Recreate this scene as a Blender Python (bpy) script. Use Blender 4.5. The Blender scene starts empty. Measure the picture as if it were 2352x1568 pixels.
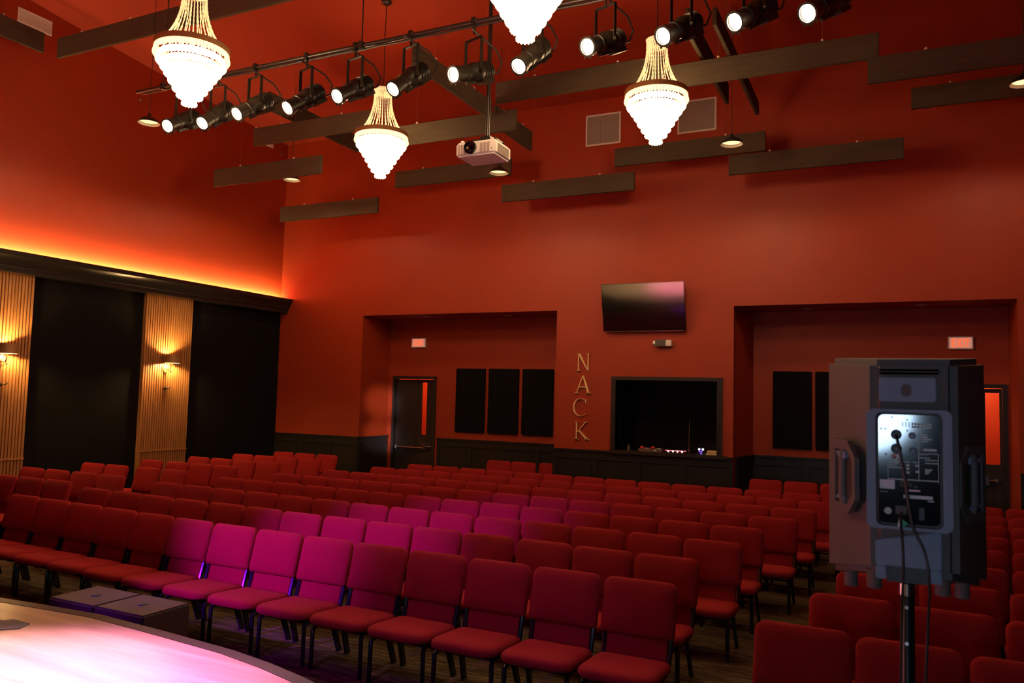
import bpy, bmesh, math, random
from math import sin, cos, pi, radians as R
from mathutils import Vector, Matrix, Euler
random.seed(7)
sc = bpy.context.scene
COL = sc.collection

# ------------------------------------------------------------------ materials
def mat(name, col, rough=.6, metal=0., spec=.5, bump=None, noise=None, emit=None, es=0.):
    m = bpy.data.materials.new(name); m.use_nodes = True
    nt = m.node_tree; b = nt.nodes['Principled BSDF']
    b.inputs['Base Color'].default_value = (*col, 1)
    b.inputs['Roughness'].default_value = rough
    b.inputs['Metallic'].default_value = metal
    b.inputs['Specular IOR Level'].default_value = spec
    if emit:
        b.inputs['Emission Color'].default_value = (*emit, 1)
        b.inputs['Emission Strength'].default_value = es
    tc = nt.nodes.new('ShaderNodeTexCoord')
    if noise:                      # (scale xyz, colour b, low, high)
        (sx, sy, sz), colb, lo, hi = noise
        mp = nt.nodes.new('ShaderNodeMapping'); mp.inputs['Scale'].default_value = (sx, sy, sz)
        n = nt.nodes.new('ShaderNodeTexNoise'); n.inputs['Scale'].default_value = 1; n.inputs['Detail'].default_value = 5
        r = nt.nodes.new('ShaderNodeValToRGB')
        r.color_ramp.elements[0].position = lo; r.color_ramp.elements[1].position = hi
        r.color_ramp.elements[0].color = (*col, 1); r.color_ramp.elements[1].color = (*colb, 1)
        nt.links.new(tc.outputs['Object'], mp.inputs['Vector']); nt.links.new(mp.outputs[0], n.inputs['Vector'])
        nt.links.new(n.outputs['Fac'], r.inputs[0]); nt.links.new(r.outputs[0], b.inputs['Base Color'])
    if bump:                       # (scale, strength)
        n2 = nt.nodes.new('ShaderNodeTexNoise'); n2.inputs['Scale'].default_value = bump[0]; n2.inputs['Detail'].default_value = 3
        bp = nt.nodes.new('ShaderNodeBump'); bp.inputs['Strength'].default_value = bump[1]; bp.inputs['Distance'].default_value = .01
        nt.links.new(tc.outputs['Object'], n2.inputs['Vector']); nt.links.new(n2.outputs['Fac'], bp.inputs['Height'])
        nt.links.new(bp.outputs[0], b.inputs['Normal'])
    return m

def emat(name, col, s):
    m = bpy.data.materials.new(name); m.use_nodes = True
    nt = m.node_tree; nt.nodes.clear()
    e = nt.nodes.new('ShaderNodeEmission'); o = nt.nodes.new('ShaderNodeOutputMaterial')
    e.inputs[0].default_value = (*col, 1); e.inputs[1].default_value = s
    nt.links.new(e.outputs[0], o.inputs[0])
    return m

M = {}
M['red'] = mat('red_paint', (.385, .035, .0032), .55, bump=(60, .05), noise=((1.5, 1.5, 1.5), (.355, .032, .003), .3, .7))
M['redceil'] = mat('red_ceiling_paint', (.36, .029, .003), .8, bump=(40, .05))
M['black'] = mat('black_wainscot_paint', (.020, .015, .012), .38)
M['blackcloth'] = mat('black_acoustic_cloth', (.008, .007, .007), .95, bump=(400, .3), spec=.1)
M['stage_trim'] = mat('dark_stage_nosing', (.020, .013, .012), .4, noise=((1.2, 9, 9), (.050, .030, .020), .4, .75))
M['slat'] = mat('oak_slats', (.44, .20, .065), .5, noise=((30, 30, 1.2), (.33, .14, .042), .35, .7))
M['crown'] = mat('black_crown_moulding', (.014, .012, .011), .3)
M['led'] = emat('warm_led_strip', (1, .72, .34), 340)
M['fabric'] = mat('red_chair_fabric', (.335, .0165, .0165), .92, spec=.15, bump=(700, .35), noise=((90, 90, 90), (.285, .014, .014), .35, .65))
M['steel'] = mat('black_tube_steel', (.012, .011, .012), .22, spec=.6)
M['plastic'] = mat('black_textured_plastic', (.090, .080, .078), .45, bump=(900, .25))
M['plate'] = mat('plastic_plate_blue_reflection', (.17, .23, .33), .5, bump=(900, .2))  # black plastic, with its bluish reflection put into the base colour
M['gloss'] = mat('gloss_black_panel', (.006, .006, .007), .07, spec=.9)
M['print'] = mat('pale_panel_print', (.55, .57, .60), .5)
M['sticker'] = mat('pink_white_sticker', (.75, .62, .72), .6)
M['chrome'] = mat('chrome', (.75, .73, .72), .18, 1)
M['brass'] = mat('bronze_shade', (.42, .22, .08), .45, .4)
M['gold'] = mat('gold_letter', (.95, .66, .30), .5, .1)
M['white'] = mat('white_plastic', (.90, .87, .85), .45)
M['offwhite'] = mat('white_painted_metal', (.82, .70, .66), .5)
M['grille'] = mat('grey_vent_grille', (.34, .26, .22), .6)
M['baffle'] = mat('charcoal_felt_baffle', (.092, .066, .042), .95, spec=.1, bump=(300, .3), noise=((2, 2, 14), (.076, .055, .036), .35, .65))
M['fixture'] = mat('black_fixture_metal', (.022, .019, .015), .40, .3)
M['pipe'] = mat('dark_pipe', (.06, .05, .045), .33, .6)
M['cable'] = mat('black_cable', (.02, .018, .018), .5)
M['tv'] = mat('tv_glass', (.002, .002, .002), .09, spec=1.0)
M['tv'].node_tree.nodes['Principled BSDF'].inputs['Coat Weight'].default_value = 1
M['tv'].node_tree.nodes['Principled BSDF'].inputs['Coat Roughness'].default_value = .06
M['doorm'] = mat('dark_stained_door', (.034, .020, .013), .4, noise=((14, 14, 1.2), (.022, .013, .009), .35, .7))
M['knob'] = mat('pale_wire_stop', (.75, .55, .45), .5)
M['wire'] = mat('thin_wire', (.22, .10, .07), .5)
M['red_plastic'] = mat('red_plastic', (.6, .03, .02), .4)
M['green'] = mat('green_tag', (.03, .28, .16), .6)
M['brownbox'] = mat('brown_desk_box', (.16, .09, .06), .5)
M['book'] = mat('cream_paper', (.80, .56, .27), .7)
M['sub'] = mat('black_speckled_cabinet', (.060, .034, .022), .5, bump=(500, .4), noise=((60, 60, 60), (.085, .048, .030), .4, .7))
M['grey_tape'] = mat('dark_grey_cover', (.10, .085, .09), .6)
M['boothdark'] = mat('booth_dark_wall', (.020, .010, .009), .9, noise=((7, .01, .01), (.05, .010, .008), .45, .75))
M['rubber'] = mat('dark_rubber', (.12, .075, .07), .7)
M['neck'] = mat('crystal_strand', (.70, .52, .30), .25, spec=.8, emit=(1, .66, .30), es=.85)  # bulb light refracted in the strands is put in as emission
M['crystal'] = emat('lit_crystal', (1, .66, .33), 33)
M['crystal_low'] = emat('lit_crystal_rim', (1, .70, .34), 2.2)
M['lens'] = emat('lit_lens', (1, .80, .52), 160)
M['bulb'] = emat('warm_bulb', (1, .60, .22), 2200)
M['pendglow'] = emat('pendant_bulb', (1, .70, .36), 1.5)
M['pendin'] = mat('cream_enamel', (.80, .72, .55), .4)
M['exitred'] = emat('exit_red', (1, .10, .03), 1.6)
M['exitface'] = mat('exit_face', (.75, .55, .52), .5, emit=(1, .42, .30), es=.35)
M['ledred'] = emat('red_led', (1, .10, .10), 4)
M['ledpink'] = emat('pink_led', (1, .35, .40), 6)
M['ledblue'] = emat('blue_led', (.45, .45, 1), 5)
M['ledviolet'] = emat('violet_led', (.30, .10, 1), 1.2)
M['glassdoor'] = mat('door_glass', (1, 1, 1), .02)
_b = M['glassdoor'].node_tree.nodes['Principled BSDF']; _b.inputs['Transmission Weight'].default_value = 1; _b.inputs['IOR'].default_value = 1.05
# stage boards
def wood_stage():
    m = mat('pale_stage_boards', (.52, .36, .24), .3)
    nt = m.node_tree; b = nt.nodes['Principled BSDF']
    tc = nt.nodes.new('ShaderNodeTexCoord'); mp = nt.nodes.new('ShaderNodeMapping'); mp.inputs['Scale'].default_value = (.55, 5.2, 1)
    n = nt.nodes.new('ShaderNodeTexNoise'); n.inputs['Scale'].default_value = 2.4; n.inputs['Detail'].default_value = 6
    br = nt.nodes.new('ShaderNodeTexBrick'); br.inputs['Scale'].default_value = 1
    br.inputs['Brick Width'].default_value = 1.6; br.inputs['Row Height'].default_value = .13; br.inputs['Mortar Size'].default_value = .003
    br.inputs['Color1'].default_value = (.55, .38, .26, 1); br.inputs['Color2'].default_value = (.47, .33, .22, 1); br.inputs['Mortar'].default_value = (.43, .30, .20, 1)
    r = nt.nodes.new('ShaderNodeValToRGB'); r.color_ramp.elements[0].color = (.80, .78, .76, 1); r.color_ramp.elements[1].color = (1.1, 1.08, 1.05, 1)
    r.color_ramp.elements[0].position = .35; r.color_ramp.elements[1].position = .65
    mx = nt.nodes.new('ShaderNodeMix'); mx.data_type = 'RGBA'; mx.blend_type = 'MULTIPLY'; mx.inputs['Factor'].default_value = 1
    L = nt.links.new
    L(tc.outputs['Object'], mp.inputs[0]); L(mp.outputs[0], n.inputs['Vector']); L(tc.outputs['Object'], br.inputs['Vector'])
    L(n.outputs['Fac'], r.inputs[0]); L(br.outputs['Color'], mx.inputs['A']); L(r.outputs[0], mx.inputs['B']); L(mx.outputs['Result'], b.inputs['Base Color'])
    return m
M['stage'] = wood_stage()
def carpet():
    m = mat('brown_streaked_carpet', (.05, .03, .015), .95, spec=.1)
    nt = m.node_tree; b = nt.nodes['Principled BSDF']; L = nt.links.new
    tc = nt.nodes.new('ShaderNodeTexCoord')
    w = nt.nodes.new('ShaderNodeTexNoise'); w.inputs['Scale'].default_value = 1.3
    outs = []
    for ang in (25, -35):
        mp = nt.nodes.new('ShaderNodeMapping'); mp.inputs['Rotation'].default_value = (0, 0, R(ang)); mp.inputs['Scale'].default_value = (3.0, 60, 1)
        n = nt.nodes.new('ShaderNodeTexNoise'); n.inputs['Scale'].default_value = 1.0; n.inputs['Detail'].default_value = 3
        L(tc.outputs['Object'], mp.inputs[0]); L(mp.outputs[0], n.inputs['Vector']); outs.append(n)
    mx = nt.nodes.new('ShaderNodeMath'); mx.operation = 'MAXIMUM'; L(outs[0].outputs['Fac'], mx.inputs[0]); L(outs[1].outputs['Fac'], mx.inputs[1])
    r = nt.nodes.new('ShaderNodeValToRGB'); r.color_ramp.elements[0].position = .52; r.color_ramp.elements[1].position = .74
    r.color_ramp.elements[0].color = (.050, .030, .016, 1); r.color_ramp.elements[1].color = (.22, .15, .07, 1)
    L(mx.outputs[0], r.inputs[0]); L(r.outputs[0], b.inputs['Base Color'])
    return m
M['carpet'] = carpet()

# ------------------------------------------------------------------ mesh builder
class MB:
    def __init__(s): s.v = []; s.f = []; s.m = []; s.mats = []
    def mi(s, m):
        if m not in s.mats: s.mats.append(m)
        return s.mats.index(m)
    def add(s, vs, fs, m, mtx=None):
        o = len(s.v); k = s.mi(m)
        for p in vs:
            p = Vector(p)
            s.v.append(mtx @ p if mtx else p)
        for f in fs: s.f.append([i + o for i in f]); s.m.append(k)
        return s
    def box(s, c, d, m, mtx=None):
        x, y, z = c; a, b, e = d[0] / 2, d[1] / 2, d[2] / 2
        vs = [(x + i * a, y + j * b, z + k * e) for i in (-1, 1) for j in (-1, 1) for k in (-1, 1)]
        return s.add(vs, [(0, 1, 3, 2), (4, 6, 7, 5), (0, 4, 5, 1), (2, 3, 7, 6), (0, 2, 6, 4), (1, 5, 7, 3)], m, mtx)
    def bx(s, x0, x1, y0, y1, z0, z1, m, mtx=None):
        return s.box(((x0 + x1) / 2, (y0 + y1) / 2, (z0 + z1) / 2), (x1 - x0, y1 - y0, z1 - z0), m, mtx)
    def rings(s, rs, m, close=True, cap0=True, cap1=True, mtx=None):
        n = len(rs[0]); vs = [p for r in rs for p in r]; fs = []
        for i in range(len(rs) - 1):
            for j in range(n if close else n - 1):
                k = (j + 1) % n
                fs.append((i * n + j, i * n + k, (i + 1) * n + k, (i + 1) * n + j))
        if cap0: fs.append(tuple(range(n - 1, -1, -1)))
        if cap1: fs.append(tuple((len(rs) - 1) * n + j for j in range(n)))
        return s.add(vs, fs, m, mtx)
    def cyl(s, p0, p1, r0, m, r1=None, seg=12, caps=True, mtx=None):
        return s.tube([p0, p1], [r0, r0 if r1 is None else r1], m, seg, caps, mtx)
    def tube(s, path, rad, m, seg=8, caps=True, mtx=None):
        P = [Vector(p) for p in path]; rs = []
        if not isinstance(rad, (list, tuple)): rad = [rad] * len(P)
        up = None
        for i, p in enumerate(P):
            t = (P[min(i + 1, len(P) - 1)] - P[max(i - 1, 0)]).normalized()
            if up is None:
                up = Vector((0, 0, 1)) if abs(t.z) < .9 else Vector((1, 0, 0))
            a = t.cross(up)
            if a.length < 1e-5: a = t.cross(Vector((0, 1, 0)))
            a.normalize(); b = a.cross(t).normalized(); up = b
            rs.append([p + (a * cos(2 * pi * k / seg) + b * sin(2 * pi * k / seg)) * rad[i] for k in range(seg)])
        return s.rings(rs, m, True, caps, caps, mtx)
    def lathe(s, prof, m, seg=24, mtx=None, cap0=False, cap1=False):
        rs = [[(r * cos(2 * pi * k / seg), r * sin(2 * pi * k / seg), z) for k in range(seg)] for r, z in prof]
        return s.rings(rs, m, True, cap0, cap1, mtx)
    def prism(s, poly, a, b, m, axis='z', mtx=None):
        """poly in 2D extruded from a to b along axis (z: xy, y: xz, x: yz)"""
        def P(u, w, t): return {'z': (u, w, t), 'y': (u, t, w), 'x': (t, u, w)}[axis]
        return s.rings([[P(u, w, a) for u, w in poly], [P(u, w, b) for u, w in poly]], m, True, True, True, mtx)
    def ball(s, c, r, m, seg=10, rings=6, sc=(1, 1, 1)):
        pr = [(max(r * sin(pi * i / rings), 1e-5), -r * cos(pi * i / rings)) for i in range(rings + 1)]
        rs = [[(c[0] + q * cos(2 * pi * k / seg) * sc[0], c[1] + q * sin(2 * pi * k / seg) * sc[1], c[2] + z * sc[2]) for k in range(seg)] for q, z in pr]
        return s.rings(rs, m, True, True, True)
    def mesh(s, name, smooth=True, bevel=0, seg=2):
        me = bpy.data.meshes.new(name)
        me.from_pydata([tuple(p) for p in s.v], [], s.f)
        for m in s.mats: me.materials.append(m)
        me.polygons.foreach_set('material_index', s.m)
        bm = bmesh.new(); bm.from_mesh(me)
        bmesh.ops.recalc_face_normals(bm, faces=bm.faces)
        if bevel:
            es = [e for e in bm.edges if len(e.link_faces) == 2 and e.calc_face_angle(0) > .5]
            bmesh.ops.bevel(bm, geom=es, offset=bevel, segments=seg, affect='EDGES', clamp_overlap=True)
        bm.to_mesh(me); bm.free()
        if smooth:
            me.shade_smooth(); me.set_sharp_from_angle(angle=R(38))
        return me

def put(name, me, parent=None, loc=(0, 0, 0), rot=(0, 0, 0), label=None, cat=None, group=None, kind=None):
    if isinstance(me, MB): me = me.mesh(name)
    o = bpy.data.objects.new(name, me); COL.objects.link(o)
    o.location = loc; o.rotation_euler = rot
    if parent: o.parent = parent
    if label: o['label'] = label
    if cat: o['category'] = cat
    if group: o['group'] = group
    if kind: o['kind'] = kind
    return o
def thing(name, label, cat, loc=(0, 0, 0), rot=(0, 0, 0), group=None):
    return put(name, None, None, loc, rot, label, cat, group)
def struct(name, mb, loc=(0, 0, 0)): return put(name, mb, None, loc, kind='structure')
def dup(root, loc, rotz=None, label=None, group=None):
    r = root.copy(); COL.objects.link(r); r.location = loc
    if rotz is not None: r.rotation_euler = (0, 0, rotz)
    if label: r['label'] = label
    if group: r['group'] = group
    for ch in KIDS[root.name]:
        c = ch.copy(); COL.objects.link(c); c.parent = r
        for g in KIDS.get(ch.name, []):
            d = g.copy(); COL.objects.link(d); d.parent = c
    return r
KIDS = {}
def regkids(root):
    KIDS[root.name] = [o for o in bpy.data.objects if o.parent == root]
    for k in KIDS[root.name]: KIDS[k.name] = [o for o in bpy.data.objects if o.parent == k]
ORD = ['first', 'second', 'third', 'fourth', 'fifth', 'sixth', 'seventh', 'eighth', 'ninth', 'tenth', 'eleventh', 'twelfth', 'thirteenth', 'fourteenth']

# ------------------------------------------------------------------ room
XL, XR, D, DB, YF = -12.0, 2.25, 13.2, 14.2, -6.5
RAIL, SOF = 1.16, 3.63
def ceilz(y): return 7.45 + .09 * (D - y)
A1 = (-9.8, -5.5); A2 = (-2.36, 1.59); A2B = -2.2
WX0, WX1, WZ0, WZ1 = -4.37, -2.60, 1.17, 2.39       # booth opening
struct('floor', MB().bx(XL - .2, XR + .2, YF - .2, DB + .2, -.1, 0, M['carpet']))
c = MB(); ZB, ZF = ceilz(D + .3), ceilz(YF - .2)
c.rings([[(XL - .2, YF - .2, ZF), (XR + .2, YF - .2, ZF), (XR + .2, YF - .2, ZF + .15), (XL - .2, YF - .2, ZF + .15)],
         [(XL - .2, D + .3, ZB), (XR + .2, D + .3, ZB), (XR + .2, D + .3, ZB + .15), (XL - .2, D + .3, ZB + .15)]], M['redceil'])
struct('ceiling', c)
w = MB()                                             # back wall with two alcoves and the booth opening
w.bx(XL - .15, XR + .15, D, D + .18, SOF, 8.0, M['red'])
w.bx(XL - .15, A1[0], D, D + .18, 0, SOF, M['red'])
w.bx(A1[1], WX0, D, D + .18, 0, SOF, M['red']); w.bx(WX1, A2[0], D, D + .18, 0, SOF, M['red'])
w.bx(WX0, WX1, D, D + .18, 0, WZ0, M['red']); w.bx(WX0, WX1, D, D + .18, WZ1, SOF, M['red'])
w.bx(A2[1], XR + .15, D, D + .18, 0, SOF, M['red'])
struct('wall_back', w)
w = MB(); DX0, DX1, DZ = -9.68, -8.60, 2.43          # alcove with the ajar door
w.bx(A1[0] - .15, A1[0], D + .18, DB + .15, 0, SOF, M['red']); w.bx(A1[1], A1[1] + .15, D + .18, DB + .15, 0, SOF, M['red'])
w.bx(A1[0], DX0, DB, DB + .15, 0, SOF, M['red']); w.bx(DX1, A1[1], DB, DB + .15, 0, SOF, M['red']); w.bx(DX0, DX1, DB, DB + .15, DZ, SOF, M['red'])
w.bx(A1[0] - .15, A1[1] + .15, D + .18, DB + .15, SOF, SOF + .12, M['red'])
struct('wall_alcove_left', w)
w = MB(); EX0, EX1 = .47, 1.56
w.prism([(A2[0] - .15, D + .18), (A2[0], D + .18), (A2B, DB), (A2B, DB + .15), (A2[0] - .15, DB + .15)], 0, SOF, M['red'])
w.bx(A2[1], A2[1] + .15, D + .18, DB + .15, 0, SOF, M['red'])
w.bx(A2B, EX0, DB, DB + .15, 0, SOF, M['red']); w.bx(EX1, A2[1], DB, DB + .15, 0, SOF, M['red']); w.bx(EX0, EX1, DB, DB + .15, DZ, SOF, M['red'])
w.bx(A2[0] - .15, A2[1] + .15, D + .18, DB + .15, SOF, SOF + .12, M['red'])
struct('wall_alcove_right', w)
w = MB()
w.bx(XL - .15, XL, YF, D + .1, 3.75, 9.4, M['red']); w.bx(XL - .15, XL, YF, D + .1, 0, 3.75, M['blackcloth'])
struct('wall_left', w)
w = MB(); w.bx(XR, XR + .15, YF, D + .1, 3.75, 9.4, M['red']); w.bx(XR, XR + .15, YF, D + .1, 0, 3.75, M['blackcloth'])
struct('wall_right', w)
struct('wall_front', MB().bx(XL - .15, XR + .15, YF - .15, YF, 0, 9.6, M['blackcloth']))

# wainscot: panels with framed fields and a cap rail
def wains(mb, p0, p1, fields, n):
    p0, p1, n = Vector((*p0, 0)), Vector((*p1, 0)), Vector((*n, 0))
    L = (p1 - p0).length; t = (p1 - p0) / L
    mx = Matrix(((t.x, n.x, 0, p0.x), (t.y, n.y, 0, p0.y), (0, 0, 1, 0), (0, 0, 0, 1)))
    B = lambda *a: mb.bx(*a, M['black'], mx)
    B(0, L, 0, .014, 0, RAIL - .03)
    B(0, L, 0, .05, RAIL - .03, RAIL)
    B(0, L, 0, .034, RAIL - .055, RAIL - .03); B(0, L, .014, .026, RAIL - .15, RAIL - .055)
    B(0, L, .014, .03, 0, .16)
    for i in range(fields + 1):
        x = i * L / fields; a, b = max(0, x - .05), min(L, x + .05)
        B(a, b, .014, .026, .16, RAIL - .15)
    for i in range(fields):
        a, b = i * L / fields + .05, (i + 1) * L / fields - .05
        z0, z1 = .16, RAIL - .15
        for q in ((a, a + .016, z0, z1), (b - .016, b, z0, z1), (a, b, z0, z0 + .016), (a, b, z1 - .016, z1)): B(q[0], q[1], .014, .034, q[2], q[3])
w = MB(); wains(w, (XL, D), (A1[0], D), 3, (0, -1)); struct('trim_1', w)
w = MB(); wains(w, (A1[0], DB), (A1[0], D), 1, (1, 0)); wains(w, (DX1 + .06, DB), (A1[1], DB), 4, (0, -1)); wains(w, (A1[1], D), (A1[1], DB), 1, (-1, 0)); struct('trim_2', w)
w = MB(); wains(w, (A1[1], D), (-3.19, D), 3, (0, -1)); wains(w, (-3.19, D), (A2[0], D), 1, (0, -1)); struct('trim_3', w)
w = MB(); wains(w, (A2B, DB), (EX0 - .06, DB), 3, (0, -1)); wains(w, (A2[0], D + .18), (A2B, DB), 1, (.988, -.155)); struct('trim_4', w)
w = MB(); wains(w, (A2[1], D), (XR, D), 1, (0, -1)); struct('trim_5', w)

# control booth behind the back wall, its frame and counter
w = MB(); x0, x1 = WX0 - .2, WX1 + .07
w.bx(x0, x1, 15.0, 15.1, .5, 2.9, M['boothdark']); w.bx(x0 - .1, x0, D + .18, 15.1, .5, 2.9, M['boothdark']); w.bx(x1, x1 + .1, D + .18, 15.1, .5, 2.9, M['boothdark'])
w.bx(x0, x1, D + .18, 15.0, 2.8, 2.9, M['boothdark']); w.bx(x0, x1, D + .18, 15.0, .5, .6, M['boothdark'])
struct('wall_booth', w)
w = MB()
for q in ((WX0 - .07, WX0, WZ0 - .02, WZ1 + .06), (WX1, WX1 + .07, WZ0 - .02, WZ1 + .06)): w.bx(q[0], q[1], D - .03, D + .18, q[2], q[3], M['doorm'])
w.bx(WX0, WX1, D - .03, D + .18, WZ1, WZ1 + .06, M['doorm'])
w.bx(WX0 - .02, WX0 + .015, D - .045, D - .0, WZ0, WZ1, M['black']); w.bx(WX1 - .015, WX1 + .02, D - .045, D, WZ0, WZ1, M['black'])
struct('window_1', w)
w = MB(); w.bx(WX0 + .003, WX1 - .003, D - .055, D + .75, 1.172, WZ0 + .008, M['doorm']); w.bx(-4.47, -2.44, D - .075, D - .056, 1.12, WZ0 + .008, M['doorm'])
put('booth_counter', w.mesh('booth_counter', bevel=.004), None, label='dark wooden counter ledge under the control booth opening', cat='counter')
CT = WZ0 + .008

put('booth_pane', MB().bx(WX0 + .005, WX1 - .005, D + .165, D + .173, WZ0 + .012, WZ1 - .005, M['glassdoor']), kind='structure')
# doors, with lit rooms beyond
def door(name, x0, x1, swing, gx0, gx1):
    w = MB(); t = .06
    w.bx(x0, x0 + t, DB - .03, DB + .15, 0, DZ, M['black']); w.bx(x1 - t, x1, DB - .03, DB + .15, 0, DZ, M['black']); w.bx(x0 + t, x1 - t, DB - .03, DB + .15, DZ - t, DZ, M['black'])
    root = struct(name, w)
    W = x1 - x0 - 2 * t - .01; H = DZ - t - .01
    lf = MB(); a, b = gx0, gx1; g0, g1 = 1.2, H - .06
    lf.bx(0, a, 0, .045, .01, H, M['doorm']); lf.bx(b, W, 0, .045, .01, H, M['doorm']); lf.bx(a, b, 0, .045, .01, g0, M['doorm']); lf.bx(a, b, 0, .045, g1, H, M['doorm'])
    leaf = put('door_leaf', lf, root, (x0 + t + .005, DB + .04, 0), (0, 0, R(swing)))
    put('glass', MB().bx(a, b, .018, .026, g0, g1, M['glassdoor']), leaf)
    h = MB()
    h.tube([(.06, -.075, .93), (W - .26, -.075, .93)], .017, M['chrome']); h.box((.06, -.04, .93), (.05, .075, .07), M['chrome']); h.box((W - .24, -.04, .955), (.09, .08, .13), M['chrome'])
    put('push_bar', h, leaf)
    l = MB(); l.cyl((W - .09, 0, .96), (W - .09, -.05, .96), .03, M['chrome']); l.tube([(W - .09, -.05, .96), (W - .20, -.055, .96)], .011, M['chrome'])
    put('lever_handle', l, leaf)
    return root
door('door_1', DX0, DX1, 6, .60, .72)
door('door_2', EX0, EX1, 0, .735, .925)
for nm, cx in (('wall_lobby_left', -9.0), ('wall_lobby_right', 1.0)):
    w = MB(); w.bx(cx - 1.2, cx + 1.2, 15.9, 16.0, 0, 2.9, M['red']); w.bx(cx - 1.3, cx - 1.2, DB + .15, 16, 0, 2.9, M['red']); w.bx(cx + 1.2, cx + 1.3, DB + .15, 16, 0, 2.9, M['red'])
    w.bx(cx - 1.2, cx + 1.2, DB + .15, 16, 2.9, 3.0, M['red']); w.bx(cx - 1.2, cx + 1.2, DB + .15, 16, -.1, 0, M['carpet'])
    struct(nm, w)

# crown moulding with the cove light
prof = [(0, 3.72), (.20, 3.72), (.205, 3.79), (.235, 3.80), (.25, 3.87), (.30, 3.94), (.325, 3.95), (.33, 4.02), (.30, 4.02), (.29, 3.96), (.22, 3.90), (0, 3.90)]
cr = MB(); cr.prism([(XL + a, b) for a, b in prof], YF, D, M['crown'], 'y'); struct('trim_6', cr)
cr = MB(); cr.bx(XL + .128, XL + .15, YF, D, 3.90, 3.985, M['crown']); struct('added_led_shield', cr)  # unseen channel added to keep the strip's light out of the room
cv = MB(); cv.bx(XL + .118, XL + .128, YF, D - .02, 3.92, 3.975, M['led'])
put('cove_light_strip', cv, None, label='warm light strip hidden on top of the black crown moulding', cat='cove light')

# slatted wall panels
def slats(y0, y1, label):
    m = MB(); n = 21; p = (y1 - y0) / n
    m.bx(XL, XL + .03, y0, y1, 0, 3.72, M['slat'])
    for i in range(n):
        a = y0 + i * p
        m.bx(XL + .03, XL + .075, a + p * .16, a + p * .84, .0, 3.72, M['slat'])
    m.bx(XL + .03, XL + .09, y0, y1, .915, .945, M['slat'])
    put('slatted_wall_panel', m, None, label=label, cat='wall panel', group='slatted wall panels')
slats(6.64, 7.69, 'slatted oak wall panel nearest the stage, cut by the left edge of view')
slats(9.72, 10.76, 'slatted oak wall panel in the middle of the black left wall')
def sconce(y, label):
    t = thing('wall_sconce', label, 'wall lamp', (XL + .075, y, 2.40), group='bronze wall sconces')
    bp = MB(); bp.prism([(.055 * cos(k * pi / 8), .075 * sin(k * pi / 8)) for k in range(16)], 0, .02, M['brass'], 'x'); put('back_plate', bp, t)
    a = MB(); a.tube([(.02, 0, 0), (.08, 0, -.025), (.13, 0, -.02), (.15, 0, .03), (.15, 0, .09)], .010, M['brass']); a.cyl((.15, 0, .06), (.15, 0, .10), .022, M['brass']); put('arm', a, t)
    s = MB(); s.lathe([(.135, .10), (.135, .245), (.130, .245), (.130, .10), (.135, .10)], M['brass'], 28, Matrix.Translation((.165, 0, 0))); put('shade', s, t)
    b = MB(); b.ball((.15, 0, .15), .035, M['bulb']); put('bulb', b, t)
    f = MB(); f.ball((.15, 0, -.05), .018, M['chrome']); put('finial', f, t)
    h = MB(); h.ball((.03, 0, -.36), .035, M['black'], sc=(.7, 1.2, .8)); h.tube([(.02, .03, -.36), (.04, .08, -.36), (.05, .10, -.33)], .008, M['black']); put('dark_piece', h, t)  # small black ball with a short bent stub, below the arm
sconce(7.24, 'bronze drum wall sconce glowing on the slatted panel nearest the stage')
sconce(10.19, 'bronze drum wall sconce glowing on the middle slatted panel')

# black acoustic panels in the alcoves
for i, (x0, x1) in enumerate(((-8.11, -7.44), (-7.36, -6.69), (-6.61, -5.95))):
    put('acoustic_absorber', MB().bx(x0, x1, DB - .055, DB - .002, 1.31, 2.60, M['blackcloth']).mesh('acoustic_absorber', bevel=.008), None,
        label='black fabric acoustic panel, ' + ('nearest the ajar door', 'middle of the three right of the ajar door', 'farthest from the ajar door in its alcove')[i], cat='acoustic panel', group='black acoustic panels')
for i, (x0, x1) in enumerate(((-1.87, -1.25), (-1.19, -.57))):
    put('acoustic_absorber', MB().bx(x0, x1, DB - .055, DB - .002, 1.30, 2.60, M['blackcloth']).mesh('acoustic_absorber', bevel=.008), None,
        label=('black fabric acoustic panel fully visible left of the loudspeaker', 'black fabric acoustic panel half hidden behind the loudspeaker')[i], cat='acoustic panel', group='black acoustic panels')

# exit signs
def exit_sign(x, z, label):
    t = thing('exit_sign', label, 'exit sign', (x, DB - .05, z), group='lit exit signs')
    b = MB(); b.bx(-.175, .175, 0, .05, -.10, .10, M['offwhite']); put('housing', b.mesh('housing', bevel=.006), t)
    put('face', MB().bx(-.155, .155, -.004, 0, -.082, .082, M['exitface']), t)
    l = MB(); y0, y1 = -.010, -.004; hh = .062; s = .015; r = M['exitred']
    def bar(p, q):
        p, q = Vector((p[0], 0, p[1])), Vector((q[0], 0, q[1])); d = (q - p).normalized(); n = Vector((-d.z, 0, d.x)) * s * .55
        l.prism([((p + n).x, (p + n).z), ((q + n).x, (q + n).z), ((q - n).x, (q - n).z), ((p - n).x, (p - n).z)], y0, y1, r, 'y')
    X = -.115
    bar((X, -hh), (X, hh)); [bar((X, k * hh * .9), (X + .05, k * hh * .9)) for k in (-1, 0, 1)]
    X = -.045; bar((X, -hh), (X + .055, hh)); bar((X, hh), (X + .055, -hh))
    X = .040; bar((X, -hh), (X, hh))
    X = .09; bar((X, -hh), (X, hh)); bar((X - .032, hh * .9), (X + .032, hh * .9))
    put('lettering', l, t)
exit_sign(-9.05, 3.135, 'red lit EXIT sign above the ajar door')
exit_sign(.945, 3.07, 'red lit EXIT sign above the loudspeaker top')

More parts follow.
